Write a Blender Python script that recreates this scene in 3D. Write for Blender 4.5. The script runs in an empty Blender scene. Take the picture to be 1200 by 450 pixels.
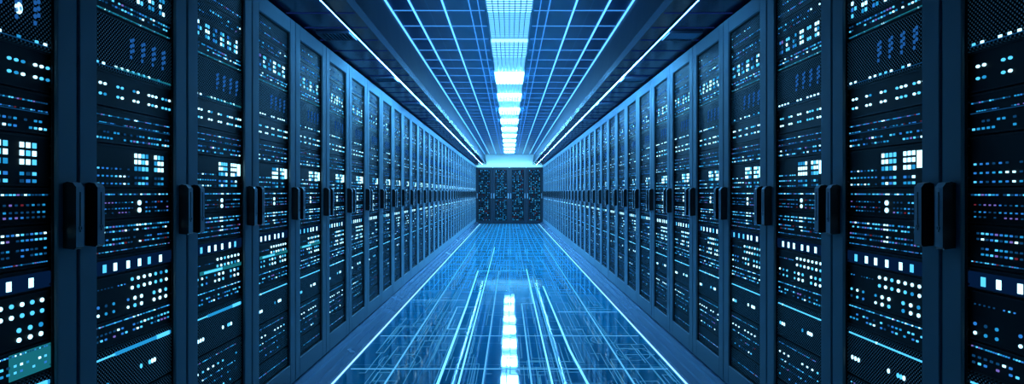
import bpy, math, random
from math import pi, cos, sin

SC = bpy.context.scene
COL = SC.collection

# ------------------------------------------------------------------ measures
HALF = 1.30            # aisle half width, door fronts
EYE = 1.234
FPX = 689.0            # focal length in pixels of a 1200 px wide frame
PLINTH = 0.083
CAB_W = 0.60
CAB_TOP = 2.272
ROW_START = 1.173
ROW_COUNT = 36
ROW_END = ROW_START + ROW_COUNT * CAB_W      # 22.773
BACK_FRONT = ROW_END + 0.02
SOFFIT_Z = 2.294
SOFFIT_X = 0.905
CEIL_X = 0.965
CEIL_Z = EYE + 1.475

# ------------------------------------------------------------------ materials
def new_mat(name):
    m = bpy.data.materials.new(name)
    m.use_nodes = True
    nt = m.node_tree
    b = nt.nodes.get('Principled BSDF')
    return m, nt, b

def paint(name, col, rough=0.4, metal=0.0, spec=0.5, noise=0.0, nscale=6.0, bump=0.0):
    m, nt, b = new_mat(name)
    b.inputs['Base Color'].default_value = (*col, 1)
    b.inputs['Roughness'].default_value = rough
    b.inputs['Metallic'].default_value = metal
    b.inputs['Specular IOR Level'].default_value = spec
    if noise > 0:
        tc = nt.nodes.new('ShaderNodeTexCoord')
        nz = nt.nodes.new('ShaderNodeTexNoise')
        nz.inputs['Scale'].default_value = nscale
        nz.inputs['Detail'].default_value = 3
        nt.links.new(tc.outputs['Object'], nz.inputs['Vector'])
        mr = nt.nodes.new('ShaderNodeMapRange')
        mr.inputs['To Min'].default_value = max(0.02, rough - noise)
        mr.inputs['To Max'].default_value = min(1, rough + noise)
        nt.links.new(nz.outputs['Fac'], mr.inputs['Value'])
        nt.links.new(mr.outputs['Result'], b.inputs['Roughness'])
    return m

def glow(name, col, strength, sample=True):
    m = bpy.data.materials.new(name)
    m.use_nodes = True
    nt = m.node_tree
    nt.nodes.clear()
    o = nt.nodes.new('ShaderNodeOutputMaterial')
    e = nt.nodes.new('ShaderNodeEmission')
    e.inputs['Color'].default_value = (*col, 1)
    e.inputs['Strength'].default_value = strength
    nt.links.new(e.outputs['Emission'], o.inputs['Surface'])
    if not sample:
        try:
            m.cycles.emission_sampling = 'NONE'
        except Exception:
            pass
    return m

def perforated(name, metal_col, scale=115.0, hole=0.0040, rough=0.35):
    """perforated steel face: staggered pale dots on black, given a faint glow"""
    m, nt, b = new_mat(name)
    tc = nt.nodes.new('ShaderNodeTexCoord')
    sep = nt.nodes.new('ShaderNodeSeparateXYZ')
    nt.links.new(tc.outputs['Object'], sep.inputs[0])
    def math_node(op, a, bb=None):
        n = nt.nodes.new('ShaderNodeMath'); n.operation = op
        for i, v in enumerate((a, bb)):
            if v is None: continue
            if isinstance(v, (int, float)): n.inputs[i].default_value = v
            else: nt.links.new(v, n.inputs[i])
        return n.outputs[0]
    su = math_node('ADD', sep.outputs['X'], sep.outputs['Z'])
    di = math_node('SUBTRACT', sep.outputs['X'], sep.outputs['Z'])
    cb = nt.nodes.new('ShaderNodeCombineXYZ')
    nt.links.new(su, cb.inputs[0]); nt.links.new(di, cb.inputs[1])
    vo = nt.nodes.new('ShaderNodeTexVoronoi')
    vo.voronoi_dimensions = '2D'
    vo.inputs['Scale'].default_value = scale
    vo.inputs['Randomness'].default_value = 0.0
    nt.links.new(cb.outputs[0], vo.inputs['Vector'])
    gt = math_node('LESS_THAN', vo.outputs['Distance'], 0.27)
    mx = nt.nodes.new('ShaderNodeMix'); mx.data_type = 'RGBA'
    mx.inputs['A'].default_value = (0.001, 0.0012, 0.002, 1)
    mx.inputs['B'].default_value = (*metal_col, 1)
    nt.links.new(gt, mx.inputs['Factor'])
    nt.links.new(mx.outputs['Result'], b.inputs['Base Color'])
    b.inputs['Roughness'].default_value = rough
    b.inputs['Metallic'].default_value = 0.0
    b.inputs['Emission Color'].default_value = (0.04, 0.30, 0.62, 1)   # faint glow added to keep the dots visible; no lamp inside
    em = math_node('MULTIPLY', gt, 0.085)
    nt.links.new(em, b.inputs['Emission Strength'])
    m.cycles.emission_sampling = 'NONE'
    sp = math_node('MULTIPLY', gt, 0.6)
    nt.links.new(sp, b.inputs['Specular IOR Level'])
    return m

M = {}
M['frame'] = paint('cabinet_paint', (0.22, 0.31, 0.36), 0.55, 0.0, 0.22, 0.06, 5)
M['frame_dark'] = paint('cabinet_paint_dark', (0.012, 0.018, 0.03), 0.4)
M['shell'] = paint('cabinet_shell', (0.03, 0.04, 0.055), 0.5)
M['gap'] = paint('dark_gasket', (0.004, 0.005, 0.007), 0.7)
M['handle'] = paint('handle_black', (0.008, 0.009, 0.011), 0.35)
M['handle_face'] = paint('handle_face', (0.38, 0.46, 0.52), 0.35, 0.0)
M['bezel'] = paint('bezel_black', (0.003, 0.0035, 0.006), 0.5, 0.0, 0.2)
M['bezel2'] = paint('bezel_charcoal', (0.007, 0.009, 0.013), 0.4, 0.0, 0.3)
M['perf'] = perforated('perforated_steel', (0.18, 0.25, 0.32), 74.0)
M['screw'] = paint('screw_steel', (0.3, 0.34, 0.4), 0.3, 0.9)
M['port'] = paint('port_black', (0.002, 0.002, 0.003), 0.5)

def led(name, col, s): return glow(name, col, s, False)
M['led_white'] = led('led_white', (0.40, 0.80, 1.0), 2.6)
M['led_ice'] = led('led_ice', (0.08, 0.56, 1.0), 1.4)
M['led_cyan'] = led('led_cyan', (0.02, 0.36, 0.80), 0.85)
M['led_blue'] = led('led_blue', (0.03, 0.26, 0.85), 0.8)
M['led_violet'] = led('led_violet', (0.25, 0.20, 0.75), 0.7)
M['led_dim'] = led('led_dim', (0.01, 0.12, 0.34), 0.4)
M['led_red'] = led('led_red', (0.45, 0.05, 0.10), 0.3)
M['led_teal'] = led('led_teal', (0.02, 0.36, 0.48), 0.42)
M['glow_blue'] = led('glow_blue', (0.006, 0.06, 0.25), 0.16)
M['oval'] = led('oval_blue', (0.02, 0.16, 0.55), 0.6)
LEDS = ['led_white', 'led_ice', 'led_cyan', 'led_blue', 'led_violet', 'led_dim', 'led_red', 'led_teal', 'glow_blue', 'oval']

M['panel_low'] = glow('panel_low', (0.13, 0.48, 1.0), 4.5)
M['panel_mid'] = glow('panel_mid', (0.12, 0.50, 1.0), 80.0)
M['panel_bright'] = glow('panel_bright', (0.12, 0.50, 1.0), 180.0)
M['panel_dim'] = glow('panel_dim', (0.12, 0.50, 1.0), 1.7)
M['strip'] = glow('strip_light', (0.10, 0.46, 1.0), 95.0)
M['strip_half'] = glow('strip_light_half', (0.10, 0.48, 1.0), 130.0)
M['added_uplight'] = glow('added_uplight', (0.24, 0.75, 1.0), 26.0)
M['strip_low'] = glow('strip_light_low', (0.10, 0.46, 1.0), 26.0)
M['strip_thin'] = glow('strip_thin', (0.08, 0.40, 1.0), 3.0)
M['strip_faint'] = glow('strip_faint', (0.05, 0.30, 0.9), 1.2, False)
M['strip_kerb'] = glow('strip_kerb', (0.20, 0.55, 1.0), 2.5)
M['cross'] = glow('cross_line', (0.05, 0.30, 0.90), 1.1, False)
M['cross_soffit'] = glow('cross_line_soffit', (0.02, 0.06, 0.40), 0.22, False)
M['trace'] = glow('trace_bright', (0.12, 0.52, 0.9), 2.2, False)
M['trace_mid'] = glow('trace_mid', (0.07, 0.40, 0.80), 1.4, False)
M['trace_fine'] = glow('trace_fine', (0.05, 0.36, 0.75), 0.8, False)
M['baffle'] = paint('baffle_grey', (0.03, 0.05, 0.08), 0.6)
M['louvre'] = paint('louvre_blades', (0.10, 0.14, 0.20), 0.4)
M['lamp_frame'] = paint('lamp_frame', (0.35, 0.42, 0.5), 0.35, 0.4)

def tiled(name, base, line, sx, sy, rough, spec, width=0.012, metal=0.0):
    """glossy panels with thin joints, pattern in object space"""
    m, nt, b = new_mat(name)
    tc = nt.nodes.new('ShaderNodeTexCoord')
    br = nt.nodes.new('ShaderNodeTexBrick')
    br.offset = 0.0; br.squash = 1.0
    br.inputs['Scale'].default_value = 1.0
    br.inputs['Brick Width'].default_value = sx
    br.inputs['Row Height'].default_value = sy
    br.inputs['Mortar Size'].default_value = width * 0.5
    br.inputs['Mortar Smooth'].default_value = 0.1
    br.inputs['Bias'].default_value = 0.0
    br.inputs['Color1'].default_value = (*base, 1)
    br.inputs['Color2'].default_value = (base[0] * 0.8, base[1] * 0.85, base[2] * 0.9, 1)
    br.inputs['Mortar'].default_value = (*line, 1)
    nt.links.new(tc.outputs['Object'], br.inputs['Vector'])
    nt.links.new(br.outputs['Color'], b.inputs['Base Color'])
    nz = nt.nodes.new('ShaderNodeTexNoise')
    nz.inputs['Scale'].default_value = 2.5
    nt.links.new(tc.outputs['Object'], nz.inputs['Vector'])
    mr = nt.nodes.new('ShaderNodeMapRange')
    mr.inputs['To Min'].default_value = rough * 0.9
    mr.inputs['To Max'].default_value = rough * 1.1
    nt.links.new(nz.outputs['Fac'], mr.inputs['Value'])
    nt.links.new(mr.outputs['Result'], b.inputs['Roughness'])
    b.inputs['Specular IOR Level'].default_value = spec
    b.inputs['Metallic'].default_value = metal
    return m

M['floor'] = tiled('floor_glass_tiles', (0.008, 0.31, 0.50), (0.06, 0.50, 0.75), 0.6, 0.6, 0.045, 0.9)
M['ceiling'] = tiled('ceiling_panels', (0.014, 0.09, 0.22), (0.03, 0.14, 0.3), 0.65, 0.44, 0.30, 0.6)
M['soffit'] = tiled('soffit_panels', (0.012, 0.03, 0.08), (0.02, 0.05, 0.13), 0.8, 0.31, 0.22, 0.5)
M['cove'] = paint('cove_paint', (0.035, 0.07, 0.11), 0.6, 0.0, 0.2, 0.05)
M['wall'] = paint('wall_paint', (0.70, 0.82, 0.82), 0.6, 0.0, 0.4, 0.1)
M['wall_dark'] = paint('wall_paint_dark', (0.05, 0.06, 0.08), 0.7)
M['kerb'] = paint('kerb_metal', (0.22, 0.32, 0.45), 0.25, 0.5, 0.6, 0.06, 3)
M['vent'] = paint('vent_metal', (0.08, 0.11, 0.18), 0.4, 0.4)

# ------------------------------------------------------------------ mesh builder
class MB:
    def __init__(s):
        s.v = []; s.f = []; s.m = []; s.mats = []
    def mi(s, mat):
        if mat not in s.mats: s.mats.append(mat)
        return s.mats.index(mat)
    def poly(s, pts, mat):
        b = len(s.v); s.v += pts
        s.f.append(tuple(range(b, b + len(pts)))); s.m.append(s.mi(mat))
    def box(s, x0, x1, y0, y1, z0, z1, mat, skip=''):
        b = len(s.v); k = s.mi(mat)
        s.v += [(x0,y0,z0),(x1,y0,z0),(x1,y1,z0),(x0,y1,z0),(x0,y0,z1),(x1,y0,z1),(x1,y1,z1),(x0,y1,z1)]
        fs = {'b':(0,3,2,1),'t':(4,5,6,7),'f':(0,1,5,4),'k':(2,3,7,6),'l':(3,0,4,7),'r':(1,2,6,5)}
        for key, f in fs.items():
            if key in skip: continue
            s.f.append(tuple(b + i for i in f)); s.m.append(k)
    def bevel_box(s, x0, x1, y0, y1, z0, z1, r, mat):
        """box whose front (low y) edges are chamfered by r"""
        k = s.mi(mat); b = len(s.v)
        s.v += [(x0,y1,z0),(x1,y1,z0),(x1,y1,z1),(x0,y1,z1),
                (x0,y0+r,z0),(x1,y0+r,z0),(x1,y0+r,z1),(x0,y0+r,z1),
                (x0+r,y0,z0+r),(x1-r,y0,z0+r),(x1-r,y0,z1-r),(x0+r,y0,z1-r)]
        F = [(0,3,2,1)]
        for i in range(4):
            j = (i + 1) % 4
            F.append((i, j, 4+j, 4+i)); F.append((4+i, 4+j, 8+j, 8+i))
        F.append((8, 9, 10, 11))
        for f in F:
            s.f.append(tuple(b + i for i in f)); s.m.append(k)
    def disc(s, x, z, rx, rz, y0, y1, mat, n=10):
        """short elliptical stud facing -y"""
        k = s.mi(mat); b = len(s.v)
        for y in (y1, y0):
            for i in range(n):
                a = 2 * pi * i / n
                s.v.append((x + rx * cos(a), y, z + rz * sin(a)))
        for i in range(n):
            j = (i + 1) % n
            s.f.append((b+i, b+j, b+n+j, b+n+i)); s.m.append(k)
        s.f.append(tuple(b+n+i for i in range(n))); s.m.append(k)
    def prism(s, prof, y0, y1, mat, axis='y'):
        """closed profile (a, z) swept along y"""
        k = s.mi(mat); b = len(s.v); n = len(prof)
        for y in (y0, y1):
            for (a, z) in prof:
                s.v.append((a, y, z))
        for i in range(n):
            j = (i + 1) % n
            s.f.append((b+i, b+j, b+n+j, b+n+i)); s.m.append(k)
        s.f.append(tuple(b+i for i in reversed(range(n)))); s.m.append(k)
        s.f.append(tuple(b+n+i for i in range(n))); s.m.append(k)
    def add(s, o):
        b = len(s.v); s.v += o.v
        for f, k in zip(o.f, o.m):
            s.f.append(tuple(b + i for i in f)); s.m.append(s.mi(o.mats[k]))
    def mesh(s, name):
        me = bpy.data.meshes.new(name)
        me.from_pydata(s.v, [], s.f)
        for k in s.mats: me.materials.append(M[k])
        me.polygons.foreach_set('material_index', s.m)
        me.update()
        return me

def fix_normals(me):
    import bmesh
    bm = bmesh.new(); bm.from_mesh(me)
    bmesh.ops.recalc_face_normals(bm, faces=bm.faces)
    bm.to_mesh(me); bm.free()

def link(name, data, parent=None):
    o = bpy.data.objects.new(name, data)
    COL.objects.link(o)
    if parent is not None: o.parent = parent
    return o

def build(name, mb, parent=None, fix=True):
    me = mb.mesh(name)
    if fix: fix_normals(me)
    return link(name, me, parent)

def tag(o, label=None, cat=None, group=None, kind=None):
    if label: o['label'] = label
    if cat: o['category'] = cat
    if group: o['group'] = group
    if kind: o['kind'] = kind
    return o

ONES = ['', 'first', 'second', 'third', 'fourth', 'fifth', 'sixth', 'seventh', 'eighth', 'ninth', 'tenth', 'eleventh',
        'twelfth', 'thirteenth', 'fourteenth', 'fifteenth', 'sixteenth', 'seventeenth', 'eighteenth', 'nineteenth']
def ordinal(n):
    if n < 20: return ONES[n]
    t = n // 10
    if n % 10 == 0: return {2: 'twentieth', 3: 'thirtieth', 4: 'fortieth'}[t]
    return {2: 'twenty', 3: 'thirty', 4: 'forty'}[t] + '-' + ONES[n % 10]

# ------------------------------------------------------------------ the setting
X_OUT = 2.42
Y_NEAR, Y_FAR = -1.6, ROW_END + 1.25

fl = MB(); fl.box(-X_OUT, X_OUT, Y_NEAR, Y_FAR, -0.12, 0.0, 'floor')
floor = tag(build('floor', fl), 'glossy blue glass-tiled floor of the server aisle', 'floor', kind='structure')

def shell_wall(name, x0, x1, y0, y1, mat, label):
    w = MB(); w.box(x0, x1, y0, y1, -0.12, 3.0, mat)
    return tag(build(name, w), label, 'wall', kind='structure')
shell_wall('wall_left', -X_OUT - 0.1, -X_OUT, Y_NEAR, Y_FAR, 'wall_dark', 'dark wall behind the left row of cabinets')
shell_wall('wall_right', X_OUT, X_OUT + 0.1, Y_NEAR, Y_FAR, 'wall_dark', 'dark wall behind the right row of cabinets')
shell_wall('wall_front', -X_OUT - 0.1, X_OUT + 0.1, Y_NEAR - 0.1, Y_NEAR, 'wall_dark', 'dark wall behind the viewpoint')
# end wall: pale bulkhead over the end cabinets
w = MB(); w.box(-X_OUT, X_OUT, BACK_FRONT + 0.36, BACK_FRONT + 0.48, 2.20, 3.0, 'wall')
tag(build('wall_back', w), 'pale cyan end wall above the row of end cabinets', 'wall', kind='structure')

# ceiling: low soffits, slanted coves, raised middle
ce = MB()
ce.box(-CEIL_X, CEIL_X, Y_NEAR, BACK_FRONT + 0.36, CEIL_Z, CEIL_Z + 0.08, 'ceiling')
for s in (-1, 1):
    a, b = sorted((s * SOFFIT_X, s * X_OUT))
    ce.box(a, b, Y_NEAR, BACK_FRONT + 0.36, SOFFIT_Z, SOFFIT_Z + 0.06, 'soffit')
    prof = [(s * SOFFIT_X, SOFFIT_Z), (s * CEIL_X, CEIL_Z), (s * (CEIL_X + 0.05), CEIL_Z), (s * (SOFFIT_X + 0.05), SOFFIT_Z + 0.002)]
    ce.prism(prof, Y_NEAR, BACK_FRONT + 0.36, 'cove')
ceiling = tag(build('ceiling', ce), 'dark blue panelled ceiling with raised middle and low side soffits', 'ceiling', kind='structure')
# glowing cross joints of the raised ceiling, and of the soffits
cr = MB()
y = 2.55
while y < ROW_END:
    for (a, b) in ((-CEIL_X, -0.2), (0.2, CEIL_X)):
        cr.box(a, b, y - 0.007, y + 0.007, CEIL_Z - 0.004, CEIL_Z + 0.001, 'cross')
    y += 0.445
tag(build('cross_joint', cr, ceiling), 'glowing blue cross joints between ceiling panels', kind='structure')
cs = MB()
y = 2.24
while y < ROW_END:
    for s in (-1, 1):
        a, b = sorted((s * (SOFFIT_X + 0.01), s * (HALF + 0.02)))
        cs.box(a, b, y - 0.006, y + 0.006, SOFFIT_Z - 0.003, SOFFIT_Z + 0.001, 'cross_soffit')
    y += 0.31
tag(build('soffit_joint', cs, ceiling), 'faint violet-blue joints between soffit panels', kind='structure')

# stepped kerb the cabinets stand on
KX = 1.143
for s, nm in ((-1, 'left'), (1, 'right')):
    k = MB()
    prof = [(KX, 0.0), (KX + 0.012, 0.022), (KX + 0.055, 0.032), (KX + 0.060, 0.044), (KX + 0.108, 0.056), (KX + 0.113, 0.070),
            (HALF - 0.01, PLINTH - 0.004), (HALF + 0.01, PLINTH - 0.002), (X_OUT - 0.005, PLINTH - 0.002), (X_OUT - 0.005, 0.0)]
    k.prism([(s * a, z) for a, z in prof], Y_NEAR + 0.02, ROW_END, 'kerb')
    tag(build('baseboard_' + nm, k), 'stepped metallic blue kerb under the %s row of cabinets' % nm, 'baseboard', kind='structure')

# ------------------------------------------------------------------ light lines
def strip_box(mb, x0, x1, y0, y1, z0, z1, mat, step=1.2):
    n = max(1, int((y1 - y0) / step))
    for i in range(n):
        a = y0 + (y1 - y0) * i / n; b = y0 + (y1 - y0) * (i + 1) / n
        mb.box(x0, x1, a, b, z0, z1, mat, skip=('k' if i < n - 1 else '') + ('f' if i > 0 else ''))

def long_light(name, x, hw, y0, y1, z0, z1, mat, label, group):
    m = MB(); ys = y0
    if mat == 'strip':           # the stretch nearest the camera is dimmed
        strip_box(m, x - hw, x + hw, y0, 4.6, z0, z1, 'strip_low'); strip_box(m, x - hw, x + hw, 4.6, 7.0, z0, z1, 'strip_half'); y0 = 7.0
    strip_box(m, x - hw, x + hw, y0, y1, z0, z1, mat)
    o = tag(build(name, m), label, 'light', group)
    if mat == 'strip':           # slim strip added to keep the lamp's side light off the soffit
        h = MB()
        c0, c1 = (x - hw - 0.004, x - hw - 0.0004) if x > 0 else (x + hw + 0.0004, x + hw + 0.004)   # edge on the aisle side
        h.box(c0, c1, ys, y1, z0 - 0.001, z1, 'baffle')
        build('light_baffle', h, o)
    return o

for s, nm in ((-1, 'left'), (1, 'right')):
    long_light('ceiling_light_line', s * 1.035, 0.0032, 3.1, ROW_END - 0.02, SOFFIT_Z - 0.010, SOFFIT_Z, 'strip',
               'bright blue light line running along the low %s soffit' % nm, 'soffit light lines')
    for x, hw, mat, what in ((CEIL_X - 0.012, 0.005, 'strip_thin', 'outermost blue light line of raised ceiling, against the %s cove' % nm),
                             (0.775, 0.0055, 'strip_thin', 'blue ceiling light line, second from the %s cove' % nm),
                             (0.52, 0.0055, 'strip_thin', 'blue ceiling light line, third from the %s cove' % nm),
                             (0.315, 0.004, 'strip_faint', 'faint thin ceiling light line just %s of the bright panels' % nm),
                             (0.245, 0.003, 'strip_faint', 'faintest ceiling light line, hugging the %s edge of the bright panels' % nm)):
        long_light('ceiling_light_line', s * x, hw, 4.0, ROW_END - 0.02, CEIL_Z - 0.010, CEIL_Z, mat, what, 'raised ceiling light lines')
    long_light('kerb_light', s * (KX - 0.006), 0.0038, 3.4, ROW_END - 0.02, 0.0, 0.006, 'strip_kerb',
               'bright white-blue light line at the foot of the %s kerb' % nm, 'kerb light lines')

w = MB(); strip_box(w, -1.25, 1.25, BACK_FRONT + 0.17, BACK_FRONT + 0.23, CAB_TOP - PLINTH, CAB_TOP - PLINTH + 0.006, 'added_uplight', 9)  # lamp added out of view to brighten the pale end wall
tag(build('added_wall_light', w), 'blue light line added out of view on the end cabinets to brighten the wall', 'light')

# luminous panels down the middle of the ceiling
PERIOD = 1.55; LEN = 0.66; LW = 0.185
def lamp_proto(length, mat, drop):
    fr = MB()
    t = 0.012
    z0, z1 = CEIL_Z - drop, CEIL_Z - 0.001
    fr.box(-LW, -LW + t, 0, length, z1 - 0.02, z1, 'lamp_frame'); fr.box(LW - t, LW, 0, length, z1 - 0.02, z1, 'lamp_frame')
    fr.box(-LW + t, LW - t, 0, t, z1 - 0.02, z1, 'lamp_frame'); fr.box(-LW + t, LW - t, length - t, length, z1 - 0.02, z1, 'lamp_frame')
    di = MB(); di.box(-LW + t, LW - t, t, length - t, z0, z1, mat)
    lo = MB(); deep = 0.008 if drop > 0.02 else 0.003; bm_ = 'louvre' if drop > 0.02 else 'lamp_frame'
    nx = 8; ny = max(4, int(length / 0.055))
    for i in range(1, nx):
        x = -LW + t + (2 * LW - 2 * t) * i / nx
        lo.box(x - 0.003, x + 0.003, t, length - t, z0 - deep, z0 - 0.001, bm_)
    for j in range(1, ny):
        y = t + (length - 2 * t) * j / ny
        lo.box(-LW + t, LW - t, y - 0.003, y + 0.003, z0 - deep, z0 - 0.001, bm_)
    out = []
    for nm, mb in (('frame', fr), ('diffuser', di), ('louvre', lo)):
        me = mb.mesh(nm); fix_normals(me); out.append((nm, me))
    return out
brights = [lamp_proto(LEN, k, 0.045) for k in ('panel_low', 'panel_low', 'panel_mid', 'panel_mid', 'panel_bright')]
dim = lamp_proto(PERIOD - LEN - 0.01, 'panel_dim', 0.015)
y = 4.02; n = 1
while y + PERIOD < ROW_END + 0.9:
    for kind_i, (proto, off, lab) in enumerate(((brights[min(n, 5) - 1], 0.0, 'brilliant white-blue ceiling light panel, %s bright one from the camera'),
                                                (dim, LEN + 0.005, 'dimmer blue ceiling light panel, %s dim one from the camera'))):
        if y + off + 0.7 > ROW_END: continue
        r = bpy.data.objects.new('ceiling_light', None); COL.objects.link(r)
        r.location = (0, y + off, 0)
        tag(r, lab % ordinal(n), 'ceiling light', 'ceiling light panels')
        for nm, me in proto: link(nm, me, r)
    n += 1; y += PERIOD

# soffit vents
vf, vs = MB(), MB()
for (a, b, c, d) in ((-0.11, 0.11, -0.10, -0.088), (-0.11, 0.11, 0.088, 0.10), (-0.11, -0.098, -0.088, 0.088), (0.098, 0.11, -0.088, 0.088)):
    vf.box(a, b, c, d, -0.014, -0.0005, 'vent')
for i in range(9):
    x = -0.088 + i * 0.022
    vs.prism([(x - 0.007, -0.003), (x + 0.005, -0.012), (x + 0.008, -0.010), (x - 0.004, -0.001)], -0.088, 0.088, 'vent')
vfm = vf.mesh('vent_frame'); fix_normals(vfm); vsm = vs.mesh('vent_slats'); fix_normals(vsm)
for s, nm in ((-1, 'left'), (1, 'right')):
    for i, yy in enumerate((3.97, 5.50, 7.05, 8.60)):
        r = bpy.data.objects.new('ceiling_vent', None); COL.objects.link(r)
        r.location = (s * 1.165, yy, SOFFIT_Z)
        tag(r, 'slatted dark vent in the %s soffit, %s from the camera' % (nm, ordinal(i + 1)), 'vent', 'soffit vents')
        link('frame', vfm, r); link('slat', vsm, r)

# ------------------------------------------------------------------ light inlays in the floor
def trace(name, pts, hw, mat, label, group='glowing floor traces'):
    """flat inlaid light line along an axis-aligned or diagonal polyline"""
    m = MB(); z0, z1 = 0.0, 0.0016
    for (x0, y0), (x1, y1) in zip(pts[:-1], pts[1:]):
        dx, dy = x1 - x0, y1 - y0; L = math.hypot(dx, dy)
        ux, uy = dx / L, dy / L; nx, ny = -uy * hw, ux * hw
        ex, ey = ux * hw, uy * hw
        P = [(x0 - ex + nx, y0 - ey + ny), (x0 - ex - nx, y0 - ey - ny), (x1 + ex - nx, y1 + ey - ny), (x1 + ex + nx, y1 + ey + ny)]
        k = m.mi(mat); b = len(m.v)
        m.v += [(x, y, z0) for x, y in P] + [(x, y, z1) for x, y in P]
        for f in ((4, 5, 6, 7), (0, 1, 5, 4), (1, 2, 6, 5), (2, 3, 7, 6), (3, 0, 4, 7)):
            m.f.append(tuple(b + i for i in f)); m.m.append(k)
    o = build(name, m)
    return tag(o, label, 'floor light', group)
T = 'floor_light_trace'
trace(T, [(0.272, 9.4), (0.277, 2.2)], 0.0065, 'trace', 'long bright floor light line just right of the aisle centre')
trace(T, [(0.335, 8.6), (0.35, 2.2)], 0.0045, 'trace_mid', 'thin floor light line doubling the bright one right of centre')
trace(T, [(0.44, 7.7), (0.47, 4.6), (0.56, 2.4)], 0.008, 'trace', 'thick floor light line bending outward on the right side')
trace(T, [(-0.33, 13.2), (-0.327, 2.2)], 0.006, 'trace', 'longest bright floor light line left of the aisle centre')
trace(T, [(-0.165, 9.2), (-0.175, 2.2)], 0.005, 'trace_mid', 'thin floor light line nearest the aisle centre on the left')
trace(T, [(-0.49, 9.2), (-0.465, 6.4), (-0.46, 2.4)], 0.009, 'trace', 'thickest floor light line, on the left side of the aisle')
trace(T, [(-0.28, 7.83), (0.26, 7.83), (0.26, 6.5), (0.135, 6.5), (0.148, 2.2)], 0.006, 'trace_mid', 'hooked floor light line stepping from mid aisle towards the camera')
trace(T, [(-0.50, 9.19), (0.285, 9.19)], 0.012, 'trace_mid', 'short cross light line in the floor where the long lines end')
trace(T, [(-0.36, 6.3), (-0.56, 6.3), (-0.56, 5.3), (-0.39, 5.3)], 0.006, 'trace_mid', 'bracket-shaped floor light line on the left')
trace(T, [(-0.82, 14.0), (-0.80, 2.4)], 0.006, 'trace_mid', 'floor light line running close to the left kerb')
trace(T, [(0.82, 14.0), (0.80, 2.4)], 0.006, 'trace_mid', 'floor light line running close to the right kerb')
trace(T, [(-1.10, 5.04), (1.10, 5.04)], 0.005, 'trace_mid', 'full-width cross light line in the floor, second from the camera')
trace(T, [(-1.10, 4.10), (1.10, 4.10)], 0.006, 'trace_mid', 'full-width cross light line in the floor nearest the camera')
trace(T, [(0.50, 6.05), (1.10, 6.05)], 0.006, 'trace_mid', 'half-width cross light line in the floor by the right kerb')
trace(T, [(-1.10, 6.7), (-0.50, 6.7)], 0.006, 'trace_mid', 'half-width cross light line in the floor by the left kerb')

# fine web of circuit lines
rnd = random.Random(11)
fine = MB()
def seg(x0, y0, x1, y1, hw, mat='trace_fine'):
    a, b = sorted((x0, x1)); c, d = sorted((y0, y1))
    fine.box(a - hw, b + hw, c - hw, d + hw, 0.0, 0.0009, mat, skip='b')
for i in range(400):
    s = rnd.choice((-1, 1))
    x = s * rnd.uniform(0.05, 1.1); yy = 3.0 + 19.0 * rnd.random() ** 1.25
    if yy > 11.5: continue
    hw = 0.0014 + 0.00022 * yy
    for k in range(rnd.randint(2, 4)):
        if k % 2 == 0:
            y2 = yy + rnd.uniform(0.2, 0.7) * (1 + yy * 0.12) * rnd.choice((-1, 1))
            y2 = min(max(y2, 2.3), ROW_END - 0.4)
            seg(x, yy, x, y2, hw); yy = y2
        else:
            x2 = min(max(x + rnd.uniform(-0.3, 0.3), -1.1), 1.1)
            seg(x, yy, x2, yy, hw * 1.6); x = x2
for i in range(19):                      # straight, close lines added to give the far floor its cyan glow
    x = -1.08 + i * 0.12 + rnd.uniform(-0.02, 0.02)
    seg(x, rnd.uniform(9.0, 14.0), x, ROW_END - 0.05, rnd.uniform(0.005, 0.012))
yy = 10.0  # cross lines added for the far floor's glow too
while yy < ROW_END - 0.1:
    seg(-1.1, yy, 1.1, yy, 0.010 + 0.0008 * yy); yy += 0.62
for yy, xc in ((4.9, 0.78), (5.5, -0.75), (4.5, 0.92), (6.1, 0.70), (4.3, -0.80)):
    for r_ in (0.10, 0.15):
        n_ = 26; a0 = rnd.uniform(0, 6); sw = rnd.uniform(2.5, 5.5)
        for i in range(n_):
            a, b = a0 + sw * i / n_, a0 + sw * (i + 1) / n_
            p, q = (xc + r_ * cos(a), yy + r_ * 1.3 * sin(a)), (xc + r_ * cos(b), yy + r_ * 1.3 * sin(b))
            w_ = 0.0025
            dx, dy = q[0] - p[0], q[1] - p[1]; L = math.hypot(dx, dy); nx, ny = -dy / L * w_, dx / L * w_
            fine.poly([(p[0]+nx, p[1]+ny, 0.0009), (p[0]-nx, p[1]-ny, 0.0009), (q[0]-nx, q[1]-ny, 0.0009), (q[0]+nx, q[1]+ny, 0.0009)], 'trace_fine')
tag(build('circuit_tracery', fine, fix=False), 'fine web of thin glowing blue circuit lines across the floor', 'floor light', kind='stuff')

# ------------------------------------------------------------------ cabinet parts
# local frame: x along the row, front faces -y, z up from the plinth
OPEN_U = 0.218          # half width of the door opening
OPEN_Z0, OPEN_Z1 = 0.205, 2.180
HGT = CAB_TOP
DW = CAB_W / 2 - 0.005  # door half width
def make_shell():
    b = MB()
    w = CAB_W / 2 - 0.001; y0, y1 = 0.016, 1.0; t = 0.012
    b.box(-w, -w + t, y0, y1, PLINTH, HGT, 'shell'); b.box(w - t, w, y0, y1, PLINTH, HGT, 'shell')
    b.box(-w + t, w - t, y1 - t, y1, PLINTH, HGT, 'shell')
    b.box(-w + t, w - t, y0, y1 - t, HGT - 0.03, HGT, 'shell')
    b.box(-w + t, w - t, y0, y1 - t, PLINTH, OPEN_Z0 - 0.001, 'shell')
    for s in (-1, 1):                       # mounting posts
        a, c = sorted((s * 0.242, s * 0.272))
        b.box(a, c, 0.022, 0.05, OPEN_Z0, HGT - 0.03, 'gap')
    return b
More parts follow.
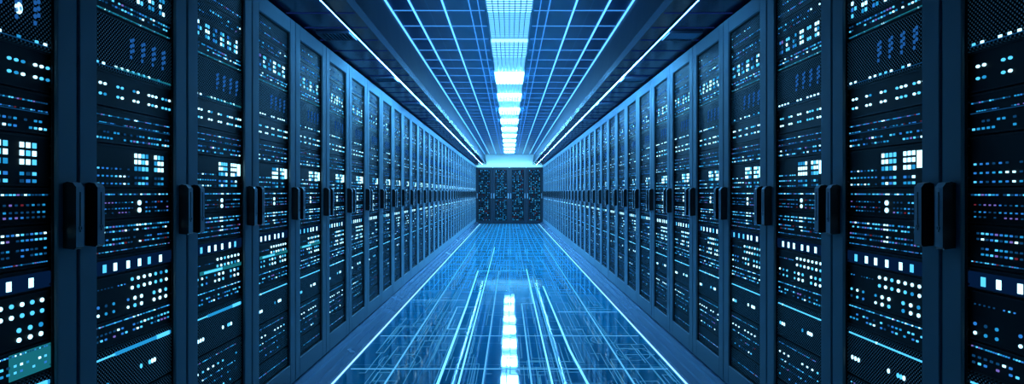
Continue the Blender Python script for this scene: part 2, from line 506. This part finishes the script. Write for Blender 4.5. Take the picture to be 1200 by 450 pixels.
def make_door(fr='frame'):
    d = MB()
    y0, y1 = 0.0, 0.014; r = 0.003
    zb, zt = PLINTH + 0.004, HGT - 0.004
    d.bevel_box(-DW, -OPEN_U, y0, y1, zb, zt, r, fr)
    d.bevel_box(OPEN_U, DW, y0, y1, zb, zt, r, fr)
    d.bevel_box(-OPEN_U, OPEN_U, y0 + 0.0006, y1, OPEN_Z1, zt, r, fr)
    d.bevel_box(-OPEN_U, OPEN_U, y0 + 0.0006, y1, zb, OPEN_Z0, r, fr)
    return d
def make_gasket():
    g = MB(); y0, y1 = 0.010, 0.0145; t = 0.006
    g.box(-OPEN_U, -OPEN_U + t, y0, y1, OPEN_Z0, OPEN_Z1, 'gap'); g.box(OPEN_U - t, OPEN_U, y0, y1, OPEN_Z0, OPEN_Z1, 'gap')
    g.box(-OPEN_U + t, OPEN_U - t, y0, y1, OPEN_Z1 - t, OPEN_Z1, 'gap'); g.box(-OPEN_U + t, OPEN_U - t, y0, y1, OPEN_Z0, OPEN_Z0 + t, 'gap')
    return g
HZ0, HZ1 = 1.066, 1.264
def make_handle(u):
    h = MB(); w = 0.016; d = 0.038
    # body: a lever block with slanted ends, extruded across its width
    prof = [(0.0, HZ0 + 0.004), (-d + 0.006, HZ0), (-d, HZ0 + 0.006), (-d, HZ1 - 0.016), (-d + 0.010, HZ1 - 0.003), (-0.012, HZ1), (0.0, HZ1 - 0.004)]
    k = h.mi('handle'); b = len(h.v); n = len(prof)
    for x in (u - w, u + w):
        for (yy, z) in prof: h.v.append((x, yy, z))
    for i in range(n):
        j = (i + 1) % n
        h.f.append((b+i, b+j, b+n+j, b+n+i)); h.m.append(h.mi('handle_face') if i in (2, 3, 4) else k)
    h.f.append(tuple(b+i for i in range(n))); h.m.append(k)
    h.f.append(tuple(b+n+i for i in range(n))); h.m.append(k)
    h.box(u - 0.002, u + 0.002, -d - 0.001, -d + 0.002, HZ0 + 0.05, HZ1 - 0.03, 'handle')       # groove of the swing lever
    return h
def make_lock(u):
    l = MB(); l.disc(u, HZ0 + 0.062, 0.006, 0.006, -0.0415, -0.038, 'screw', 10)
    l.box(u - 0.001, u + 0.001, -0.0422, -0.0414, HZ0 + 0.058, HZ0 + 0.066, 'port')
    return l
def make_hinge(z):
    h = MB(); h.disc(0, 0, 0.005, 0.005, -0.01, 0.0, 'handle')
    return h

def meshed(name, mb):
    me = mb.mesh(name); fix_normals(me); return me
SHELL = meshed('shell', make_shell()); DOOR = meshed('door', make_door()); DOOR_DARK = meshed('door', make_door('frame_dark')); GASKET = meshed('gasket', make_gasket())
HUS = (-0.2555, 0.2555)
HANDLES = [meshed('handle', make_handle(u)) for u in HUS]
LOCKS = [meshed('lock', make_lock(u)) for u in HUS]

def place_cabinet(loc, rz, label, group, near, dark=False):
    r = bpy.data.objects.new('server_cabinet', None); COL.objects.link(r)
    r.location = loc; r.rotation_euler = (0, 0, rz)
    tag(r, label, 'cabinet', group)
    link('shell', SHELL, r)
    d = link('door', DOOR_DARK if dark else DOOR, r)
    link('gasket', GASKET, d)
    for i in (0, 1):
        h = link('handle', HANDLES[i], d)
        if near:
            l = link('lock', LOCKS[i], d)
    return r

# ------------------------------------------------------------------ rack-mounted units
UH = 0.232              # unit half width
FY = 0.0185             # face plane behind the door front
FAR_LOOK = [False]
def lamp_pick(r, w):
    if FAR_LOOK[0] and r.random() < 0.62:
        return 'led_dim' if r.random() < 0.7 else 'led_blue'
    t = r.random() * sum(x for _, x in w)
    for k, x in w:
        t -= x
        if t <= 0: return k
    return w[-1][0]
MIX = [('led_white', 1.6), ('led_ice', 4), ('led_cyan', 4), ('led_blue', 3), ('led_violet', 0.8), ('led_dim', 5)]
MIX_DIM = [('led_cyan', 3), ('led_dim', 5), ('led_blue', 2), ('led_violet', 1), ('led_ice', 0.6), ('led_red', 0.5)]
MIX_HOT = [('led_white', 6), ('led_ice', 3), ('led_cyan', 1)]

def sq(mb, u, z, w, h, mat, d=0.003):
    mb.box(u - w / 2, u + w / 2, FY - d, FY + 0.0005, z - h / 2, z + h / 2, mat, skip='k')
def rd(mb, u, z, rx, mat, rz=None):
    mb.disc(u, z, rx * 0.8, (rz or rx) * 0.8, FY - 0.003, FY + 0.0005, mat, 10)

def dots(mb, r, z, u0, u1, n, w, h, mix, p=1.0, hot=None):
    for i in range(n):
        if r.random() > p: continue
        u = u0 + (u1 - u0) * i / (n - 1)
        m = lamp_pick(r, mix)
        if hot is not None and abs(u - hot) < 0.013: m = 'led_white'
        sq(mb, u, z, w * 0.74, h * 0.74, m)

# each recipe fills: lights (indicator LEDs), ports / extras (their own parts)
def r_dotted(r, P):
    dots(P['dot_pattern'], r, 2.09, -0.2, 0.2, 34, 0.006, 0.006, MIX_DIM, 0.9)
    dots(P['dot_pattern'], r, 2.135, -0.2, 0.05, 12, 0.006, 0.006, MIX, 0.5)
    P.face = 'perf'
def r_sparse(r, P):
    dots(P['dot_pattern'], r, 2.032, -0.2, 0.2, 18, 0.010, 0.008, MIX, 0.7)
    dots(P['dot_pattern'], r, 2.008, -0.2, 0.2, 30, 0.006, 0.005, MIX_DIM, 0.6)
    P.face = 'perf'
def r_windows(r, P):
    for g in range(6):
        u = -0.185 + g * 0.066
        for i in range(2):
            for j in range(3):
                if r.random() < 0.12: continue
                sq(P.one('lit_port'), u + i * 0.02, 1.957 - j * 0.024, 0.010, 0.013, lamp_pick(r, MIX_HOT if g % 2 else MIX))
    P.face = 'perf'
def r_double(r, P):
    dots(P['dot_pattern'], r, 1.869, -0.2, 0.2, 26, 0.010, 0.007, MIX, 0.85)
    dots(P['dot_pattern'], r, 1.853, -0.2, 0.2, 26, 0.010, 0.007, MIX, 0.75)
    sq(P.one('light_bar'), 0, 1.829, 0.41, 0.003, 'led_teal')
    dots(P['dot_pattern'], r, 1.829, -0.2, 0.2, 40, 0.005, 0.005, MIX, 0.7)
def r_ovals(r, P):
    for i in range(4):
        u = -0.02 + i * 0.062
        ov = P.one('lit_vent')
        for j in range(4):
            for k in (-1, 1):
                if j == 3 and k == 1: continue
                rd(ov, u + k * 0.006, 1.763 - j * 0.019 + k * 0.003, 0.0058, 'oval', 0.008)
    dots(P['dot_pattern'], r, 1.652, -0.195, 0.195, 14, 0.013, 0.010, MIX_HOT, 0.62)
    sq(P.one('light_bar'), 0, 1.647, 0.41, 0.0025, 'led_dim')
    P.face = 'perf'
def r_clusters(r, P):
    for g in range(5):
        u = -0.18 + g * 0.085
        for i in range(3 if g > 2 else 2):
            for z in (1.587, 1.553):
                rd(P.one('indicator_lamp'), u + i * 0.022, z, 0.0075, lamp_pick(r, MIX_HOT), 0.0055)
def r_lines(r, P):
    dots(P['dot_pattern'], r, 1.485, -0.2, 0.2, 46, 0.005, 0.005, MIX_DIM, 0.95, 0.0)
    dots(P['dot_pattern'], r, 1.461, -0.2, 0.2, 46, 0.005, 0.004, MIX_DIM, 0.7)
    sq(P.one('light_bar'), 0, 1.456, 0.41, 0.0022, 'led_dim')
    for z in (1.431, 1.411):
        dots(P['port_pattern'], r, z, -0.195, 0.195, 24, 0.010, 0.008, MIX, 0.8)
def r_blocks(r, P):
    for z in (1.312, 1.287, 1.262):
        dots(P['dot_pattern'], r, z, -0.19, -0.04, 8, 0.009, 0.007, MIX, 0.92)
    for u0, nc in ((0.0, 4), (0.115, 3)):
        for c in range(nc):
            for z in (1.362, 1.340, 1.316):
                sq(P.one('lit_port'), u0 + c * 0.021, z, 0.0115, 0.0145, lamp_pick(r, MIX_HOT))
            for z in (1.284, 1.264):
                sq(P.one('lit_port'), u0 + c * 0.021, z, 0.011, 0.009, lamp_pick(r, MIX))
    sq(P.one('status_screen'), 0.187, 1.340, 0.026, 0.056, 'led_white')
def r_round(r, P):
    dots(P['dot_pattern'], r, 1.226, -0.2, 0.2, 34, 0.008, 0.006, MIX, 0.95, 0.02)
    for z in (1.196, 1.170):
        rd(P.one('round_lamp'), 0.02, z, 0.011, 'led_white')
    for z in (1.198, 1.178, 1.164):
        dots(P['dot_pattern'], r, z, -0.19, -0.02, 11, 0.006, 0.005, MIX_DIM, 0.85)
        dots(P['dot_pattern'], r, z, 0.06, 0.19, 8, 0.008, 0.007, MIX_DIM, 0.85)
def r_ports(r, P):
    for z in (1.118, 1.102, 1.076, 1.060):
        dots(P['port_pattern'], r, z, -0.195, 0.195, 26, 0.009, 0.007, MIX if z > 1.09 else MIX_DIM, 0.82, 0.02)
    dots(P['dot_pattern'], r, 1.037, -0.2, 0.2, 52, 0.004, 0.004, MIX_DIM, 0.95)
def r_rects(r, P):
    sq(P.one('light_bar'), 0, 0.986, 0.44, 0.046, 'glow_blue', 0.001)
    for i in range(6):
        u = -0.165 + i * 0.062 + r.uniform(-0.012, 0.012)
        sq(P.one('lit_window'), u, 0.984, 0.015, 0.026, 'led_white' if r.random() < 0.8 else 'led_ice')
def r_circles(r, P):
    for z in (0.930, 0.900):
        for i in range(7):
            rd(P.one('indicator_lamp'), -0.02 + i * 0.034, z, 0.0075, lamp_pick(r, MIX_HOT))
    for z in (0.862, 0.836):
        for i in range(11):
            if i in (3, 7): continue
            rd(P.one('indicator_lamp'), -0.19 + i * 0.037, z, 0.0080 if i > 4 else 0.006, lamp_pick(r, MIX_HOT if i > 4 else MIX))
    dots(P['dot_pattern'], r, 0.918, -0.19, -0.06, 9, 0.005, 0.005, MIX_DIM, 0.8)
def r_pairs(r, P):
    dots(P['dot_pattern'], r, 0.797, -0.2, 0.2, 50, 0.005, 0.005, MIX, 0.95)
    for z in (0.770, 0.752):
        dots(P['port_pattern'], r, z, -0.195, 0.195, 20, 0.011, 0.008, MIX, 0.75)
def r_bar(r, P):
    sq(P.one('light_bar'), 0, 0.692, 0.41, 0.005, 'led_ice')
    dots(P['dot_pattern'], r, 0.692, -0.16, 0.17, 9, 0.011, 0.009, MIX_HOT, 0.5)
    for u in (-0.185, -0.165, -0.145, 0.03, 0.08, 0.095, 0.11):
        rd(P.one('indicator_lamp'), u, 0.600 + (0.012 if u > 0 else 0), 0.007, lamp_pick(r, MIX_HOT), 0.010)
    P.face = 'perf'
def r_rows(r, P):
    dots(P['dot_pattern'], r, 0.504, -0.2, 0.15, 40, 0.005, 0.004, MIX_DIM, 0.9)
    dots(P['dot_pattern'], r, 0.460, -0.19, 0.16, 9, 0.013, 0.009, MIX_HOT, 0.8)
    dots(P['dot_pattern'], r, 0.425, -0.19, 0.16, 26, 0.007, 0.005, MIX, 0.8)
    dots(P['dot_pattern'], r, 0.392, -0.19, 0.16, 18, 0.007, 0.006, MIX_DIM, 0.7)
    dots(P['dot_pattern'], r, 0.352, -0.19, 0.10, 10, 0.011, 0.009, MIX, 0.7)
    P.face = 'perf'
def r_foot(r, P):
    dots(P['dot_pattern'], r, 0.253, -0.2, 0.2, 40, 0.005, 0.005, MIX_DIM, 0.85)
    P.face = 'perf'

# name, z0, z1, recipe, look
UNITS = [
    ('network_switch', 2.062, 2.176, r_dotted, 'topmost perforated switch with tiny status dots', 'switch'),
    ('patch_panel', 1.980, 2.060, r_sparse, 'perforated patch panel with scattered lamps near the top', 'patch panel'),
    ('rack_server', 1.890, 1.978, r_windows, 'black server with six groups of small lit windows', 'server'),
    ('network_switch', 1.820, 1.888, r_double, 'slim switch with double lamp row over a teal line', 'switch'),
    ('storage_array', 1.634, 1.818, r_ovals, 'tall perforated storage array with blue oval vents', 'storage unit'),
    ('rack_server', 1.514, 1.632, r_clusters, 'plain black server with paired round white lamps', 'server'),
    ('patch_panel', 1.394, 1.512, r_lines, 'patch panel with two dotted lines over lit ports', 'patch panel'),
    ('storage_array', 1.249, 1.392, r_blocks, 'storage unit with lit window blocks and white screen', 'storage unit'),
    ('network_switch', 1.144, 1.247, r_round, 'switch with two big round lamps at handle height', 'switch'),
    ('patch_panel', 1.024, 1.142, r_ports, 'patch panel with four dense rows of ports', 'patch panel'),
    ('rack_server', 0.959, 1.022, r_rects, 'slim server with six bright upright rectangles', 'server'),
    ('storage_array', 0.814, 0.957, r_circles, 'storage unit with rows of round white lamps', 'storage unit'),
    ('patch_panel', 0.724, 0.812, r_pairs, 'patch panel with dotted line over paired lamps', 'patch panel'),
    ('storage_array', 0.534, 0.722, r_bar, 'tall perforated storage array with a glowing bar', 'storage unit'),
    ('rack_server', 0.324, 0.532, r_rows, 'tall perforated server with five rows of lamps', 'server'),
    ('network_switch', 0.208, 0.322, r_foot, 'lowest perforated switch with one dotted line', 'switch'),
]

class Bag(dict):
    """parts of one unit: P['dot_pattern'] is one shared mesh, P.one('lamp') starts a new single part"""
    def __init__(s):
        s.parts = []; s.shared = {}; s.face = 'bezel'; s.dimmed = False
    def __getitem__(s, k):
        if k not in s.shared:
            s.shared[k] = MB(); s.parts.append((k, s.shared[k]))
        return s.shared[k]
    def one(s, k):
        m = MB(); s.parts.append((k, m)); return m

def unit_meshes(idx, seed, extra=None):
    name, z0, z1, rec, look, cat = UNITS[idx]
    r = random.Random(idx * 101 + seed * 7919)
    P = Bag()
    rec(r, P)
    if extra: extra(r, P)
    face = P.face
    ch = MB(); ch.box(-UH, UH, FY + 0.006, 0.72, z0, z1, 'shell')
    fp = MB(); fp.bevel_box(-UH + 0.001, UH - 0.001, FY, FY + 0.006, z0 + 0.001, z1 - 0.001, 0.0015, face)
    # thin rails above and below the face
    fp.box(-UH + 0.002, UH - 0.002, FY - 0.002, FY, z1 - 0.006, z1 - 0.002, 'bezel2', skip='k')
    fp.box(-UH + 0.002, UH - 0.002, FY - 0.002, FY, z0 + 0.002, z0 + 0.005, 'bezel2', skip='k')
    ear = MB()
    zc = (z0 + z1) / 2
    for s in (-1, 1):
        for dz in (-0.32, 0.32):
            ear.disc(s * 0.212, zc + dz * (z1 - z0), 0.0032, 0.0032, FY - 0.002, FY, 'screw', 8)
    parts = [('faceplate', fp), ('mounting_screw', ear)] + P.parts
    return ch, parts

SEEDS = 4
CACHE = {}
def near_set(idx, seed, extra=None, key=None):
    k = ('near', idx, seed, key)
    if k not in CACHE:
        ch, parts = unit_meshes(idx, seed, extra)
        CACHE[k] = (ch.mesh(UNITS[idx][0]), [(n, p.mesh(n)) for n, p in parts])
    return CACHE[k]
def end_mesh(idx, seed):
    k = ('end', idx, seed)
    if k not in CACHE:
        name, z0, z1 = UNITS[idx][:3]; r = random.Random(idx * 31 + seed)
        ch = MB(); ch.box(-UH, UH, FY, 0.72, z0, z1, 'bezel')
        rows = max(1, int((z1 - z0) / 0.055))
        for j in range(rows):
            z = z0 + (z1 - z0) * (j + 0.5) / rows
            for i in range(8):
                if r.random() < 0.12: continue
                sq(ch, -0.19 + i * 0.054, z, 0.028, 0.026, lamp_pick(r, [('led_cyan', 4), ('led_dim', 5), ('led_red', 0.9), ('led_ice', 1.0)]))
        CACHE[k] = ch.mesh(name)
    return CACHE[k]
def far_mesh(idx, seed):
    k = ('far', idx, seed)
    if k not in CACHE:
        FAR_LOOK[0] = True; ch, parts = unit_meshes(idx, seed); FAR_LOOK[0] = False
        for n, p in parts:
            if n != 'mounting_screw': ch.add(p)
        CACHE[k] = ch.mesh(UNITS[idx][0])
    return CACHE[k]

# what stands out in single cabinets
def x_teal_screen(r, P):
    sq(P.one('status_screen'), 0.145, 0.767, 0.14, 0.070, 'led_teal', 0.002)
def x_teal_bar(r, P):
    sq(P.one('light_bar'), 0.02, 0.884, 0.38, 0.016, 'led_teal'); sq(P.one('light_bar'), -0.06, 0.884, 0.16, 0.010, 'led_ice', 0.004)
def x_lit_oval(r, P):
    rd(P.one('round_lamp'), 0.105, 1.728, 0.014, 'led_white', 0.020)
def x_row_bar(r, P):
    sq(P.one('light_bar'), 0.05, 1.650, 0.32, 0.006, 'led_teal')
def x_thick_bar(r, P):
    sq(P.one('light_bar'), 0.05, 0.692, 0.32, 0.012, 'led_cyan', 0.0035); sq(P.one('light_bar'), 0.16, 0.692, 0.08, 0.014, 'led_ice', 0.0045)
def x_no_screen(r, P):
    P.parts = [(n, m) for n, m in P.parts if n != 'status_screen']
SPECIAL = {
    ('left', 1, 7): (x_no_screen, 'plain', 'storage unit with lit window blocks and no screen'),
    ('left', 2, 7): (x_no_screen, 'plain', 'storage unit with lit window blocks and no screen'),
    ('left', 1, 12): (x_teal_screen, 'teal', 'patch panel with a wide teal screen'),
    ('left', 1, 4): (x_lit_oval, 'oval', 'perforated storage array with one brilliant white oval lamp'),
    ('left', 2, 4): (x_row_bar, 'row', 'tall perforated storage array with a teal glowing bar'),
    ('left', 3, 4): (x_row_bar, 'row', 'tall perforated storage array with a teal glowing bar'),
    ('left', 3, 11): (x_teal_bar, 'bar', 'storage unit with a thick teal light bar'),
    ('left', 1, 13): (x_thick_bar, 'thick', 'tall perforated storage array with a thick cyan bar'),
    ('left', 2, 13): (x_thick_bar, 'thick', 'tall perforated storage array with a thick cyan bar'),
    ('left', 3, 13): (x_thick_bar, 'thick', 'tall perforated storage array with a thick cyan bar'),
    ('left', 4, 11): (x_teal_bar, 'bar', 'storage unit with a thick teal light bar'),
    ('left', 5, 11): (x_teal_bar, 'bar', 'storage unit with a thick teal light bar'),
}
GROUPS = {'network_switch': 'network switches in the cabinets', 'patch_panel': 'patch panels in the cabinets',
          'rack_server': 'servers in the cabinets', 'storage_array': 'storage arrays in the cabinets'}
NEAR = 7
def fill_cabinet(loc, rz, side, n, where):
    for idx, (name, z0, z1, rec, look, cat) in enumerate(UNITS):
        seed = (n * 5 + idx * 3 + (1 if side == 'right' else 0)) % SEEDS
        sp = SPECIAL.get((side, n, idx))
        lk = sp[2] if sp else look
        if side == 'end':
            lk = 'black unit with cyan lamps, %s from top' % ordinal(idx + 1)
            o = link(name, end_mesh(idx, seed))
        elif n <= NEAR:
            cm, parts = near_set(idx, seed, sp[0] if sp else None, sp[1] if sp else None)
            o = link(name, cm)
            for pn, pm in parts: link(pn, pm, o)
        else:
            o = link(name, far_mesh(idx, seed))
        o.location = loc; o.rotation_euler = (0, 0, rz)
        tag(o, '%s, %s' % (lk, where), cat, GROUPS[name])

for side, s, rz in (('left', -1, pi / 2), ('right', 1, -pi / 2)):
    for n in range(1, ROW_COUNT + 1):
        yc = ROW_START + (n - 0.5) * CAB_W
        loc = (s * HALF, yc, 0)
        if n == 1:
            lab = 'nearest steel-blue server cabinet of the %s row, cut off by the frame' % side
        elif n == ROW_COUNT:
            lab = 'farthest server cabinet of the %s row, against the end cabinets' % side
        else:
            lab = 'steel-blue server cabinet, %s from the camera in the %s row' % (ordinal(n), side)
        place_cabinet(loc, rz, lab, 'cabinets of the %s row' % side, n <= 8)
        fill_cabinet(loc, rz, side, n, '%s cabinet of the %s row' % (ordinal(n), side))

# four cabinets closing the aisle, standing on the floor at the end
for i in range(4):
    x = -0.975 + i * 0.65
    loc = (x, BACK_FRONT, -PLINTH)
    pos = ['leftmost', 'second from left', 'third from left', 'rightmost'][i]
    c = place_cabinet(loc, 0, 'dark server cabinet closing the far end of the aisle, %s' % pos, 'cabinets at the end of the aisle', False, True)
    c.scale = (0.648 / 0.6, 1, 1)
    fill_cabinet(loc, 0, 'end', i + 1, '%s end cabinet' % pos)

# ------------------------------------------------------------------ camera and view
cam = bpy.data.cameras.new('camera')
cam.sensor_width = 36.0
cam.lens = 36.0 * FPX / 1200.0
cam.shift_x = 3.0 / 1200.0
cam.clip_start = 0.05
co = bpy.data.objects.new('camera', cam); COL.objects.link(co)
co.location = (0, 0, EYE); co.rotation_euler = (pi / 2, 0, 0)
SC.camera = co

wd = bpy.data.worlds.new('world'); SC.world = wd
wd.use_nodes = True
wd.node_tree.nodes['Background'].inputs['Color'].default_value = (0.01, 0.03, 0.08, 1)
wd.node_tree.nodes['Background'].inputs['Strength'].default_value = 0.2

SC.view_settings.view_transform = 'Standard'
SC.view_settings.look = 'None'
SC.view_settings.gamma = 1.0
SC.view_settings.use_curve_mapping = False
SC.view_settings.exposure = 0.0
SC.cycles.use_denoising = True
SC.cycles.max_bounces = 6
SC.cycles.diffuse_bounces = 3
SC.cycles.glossy_bounces = 4
SC.cycles.sample_clamp_indirect = 3.0
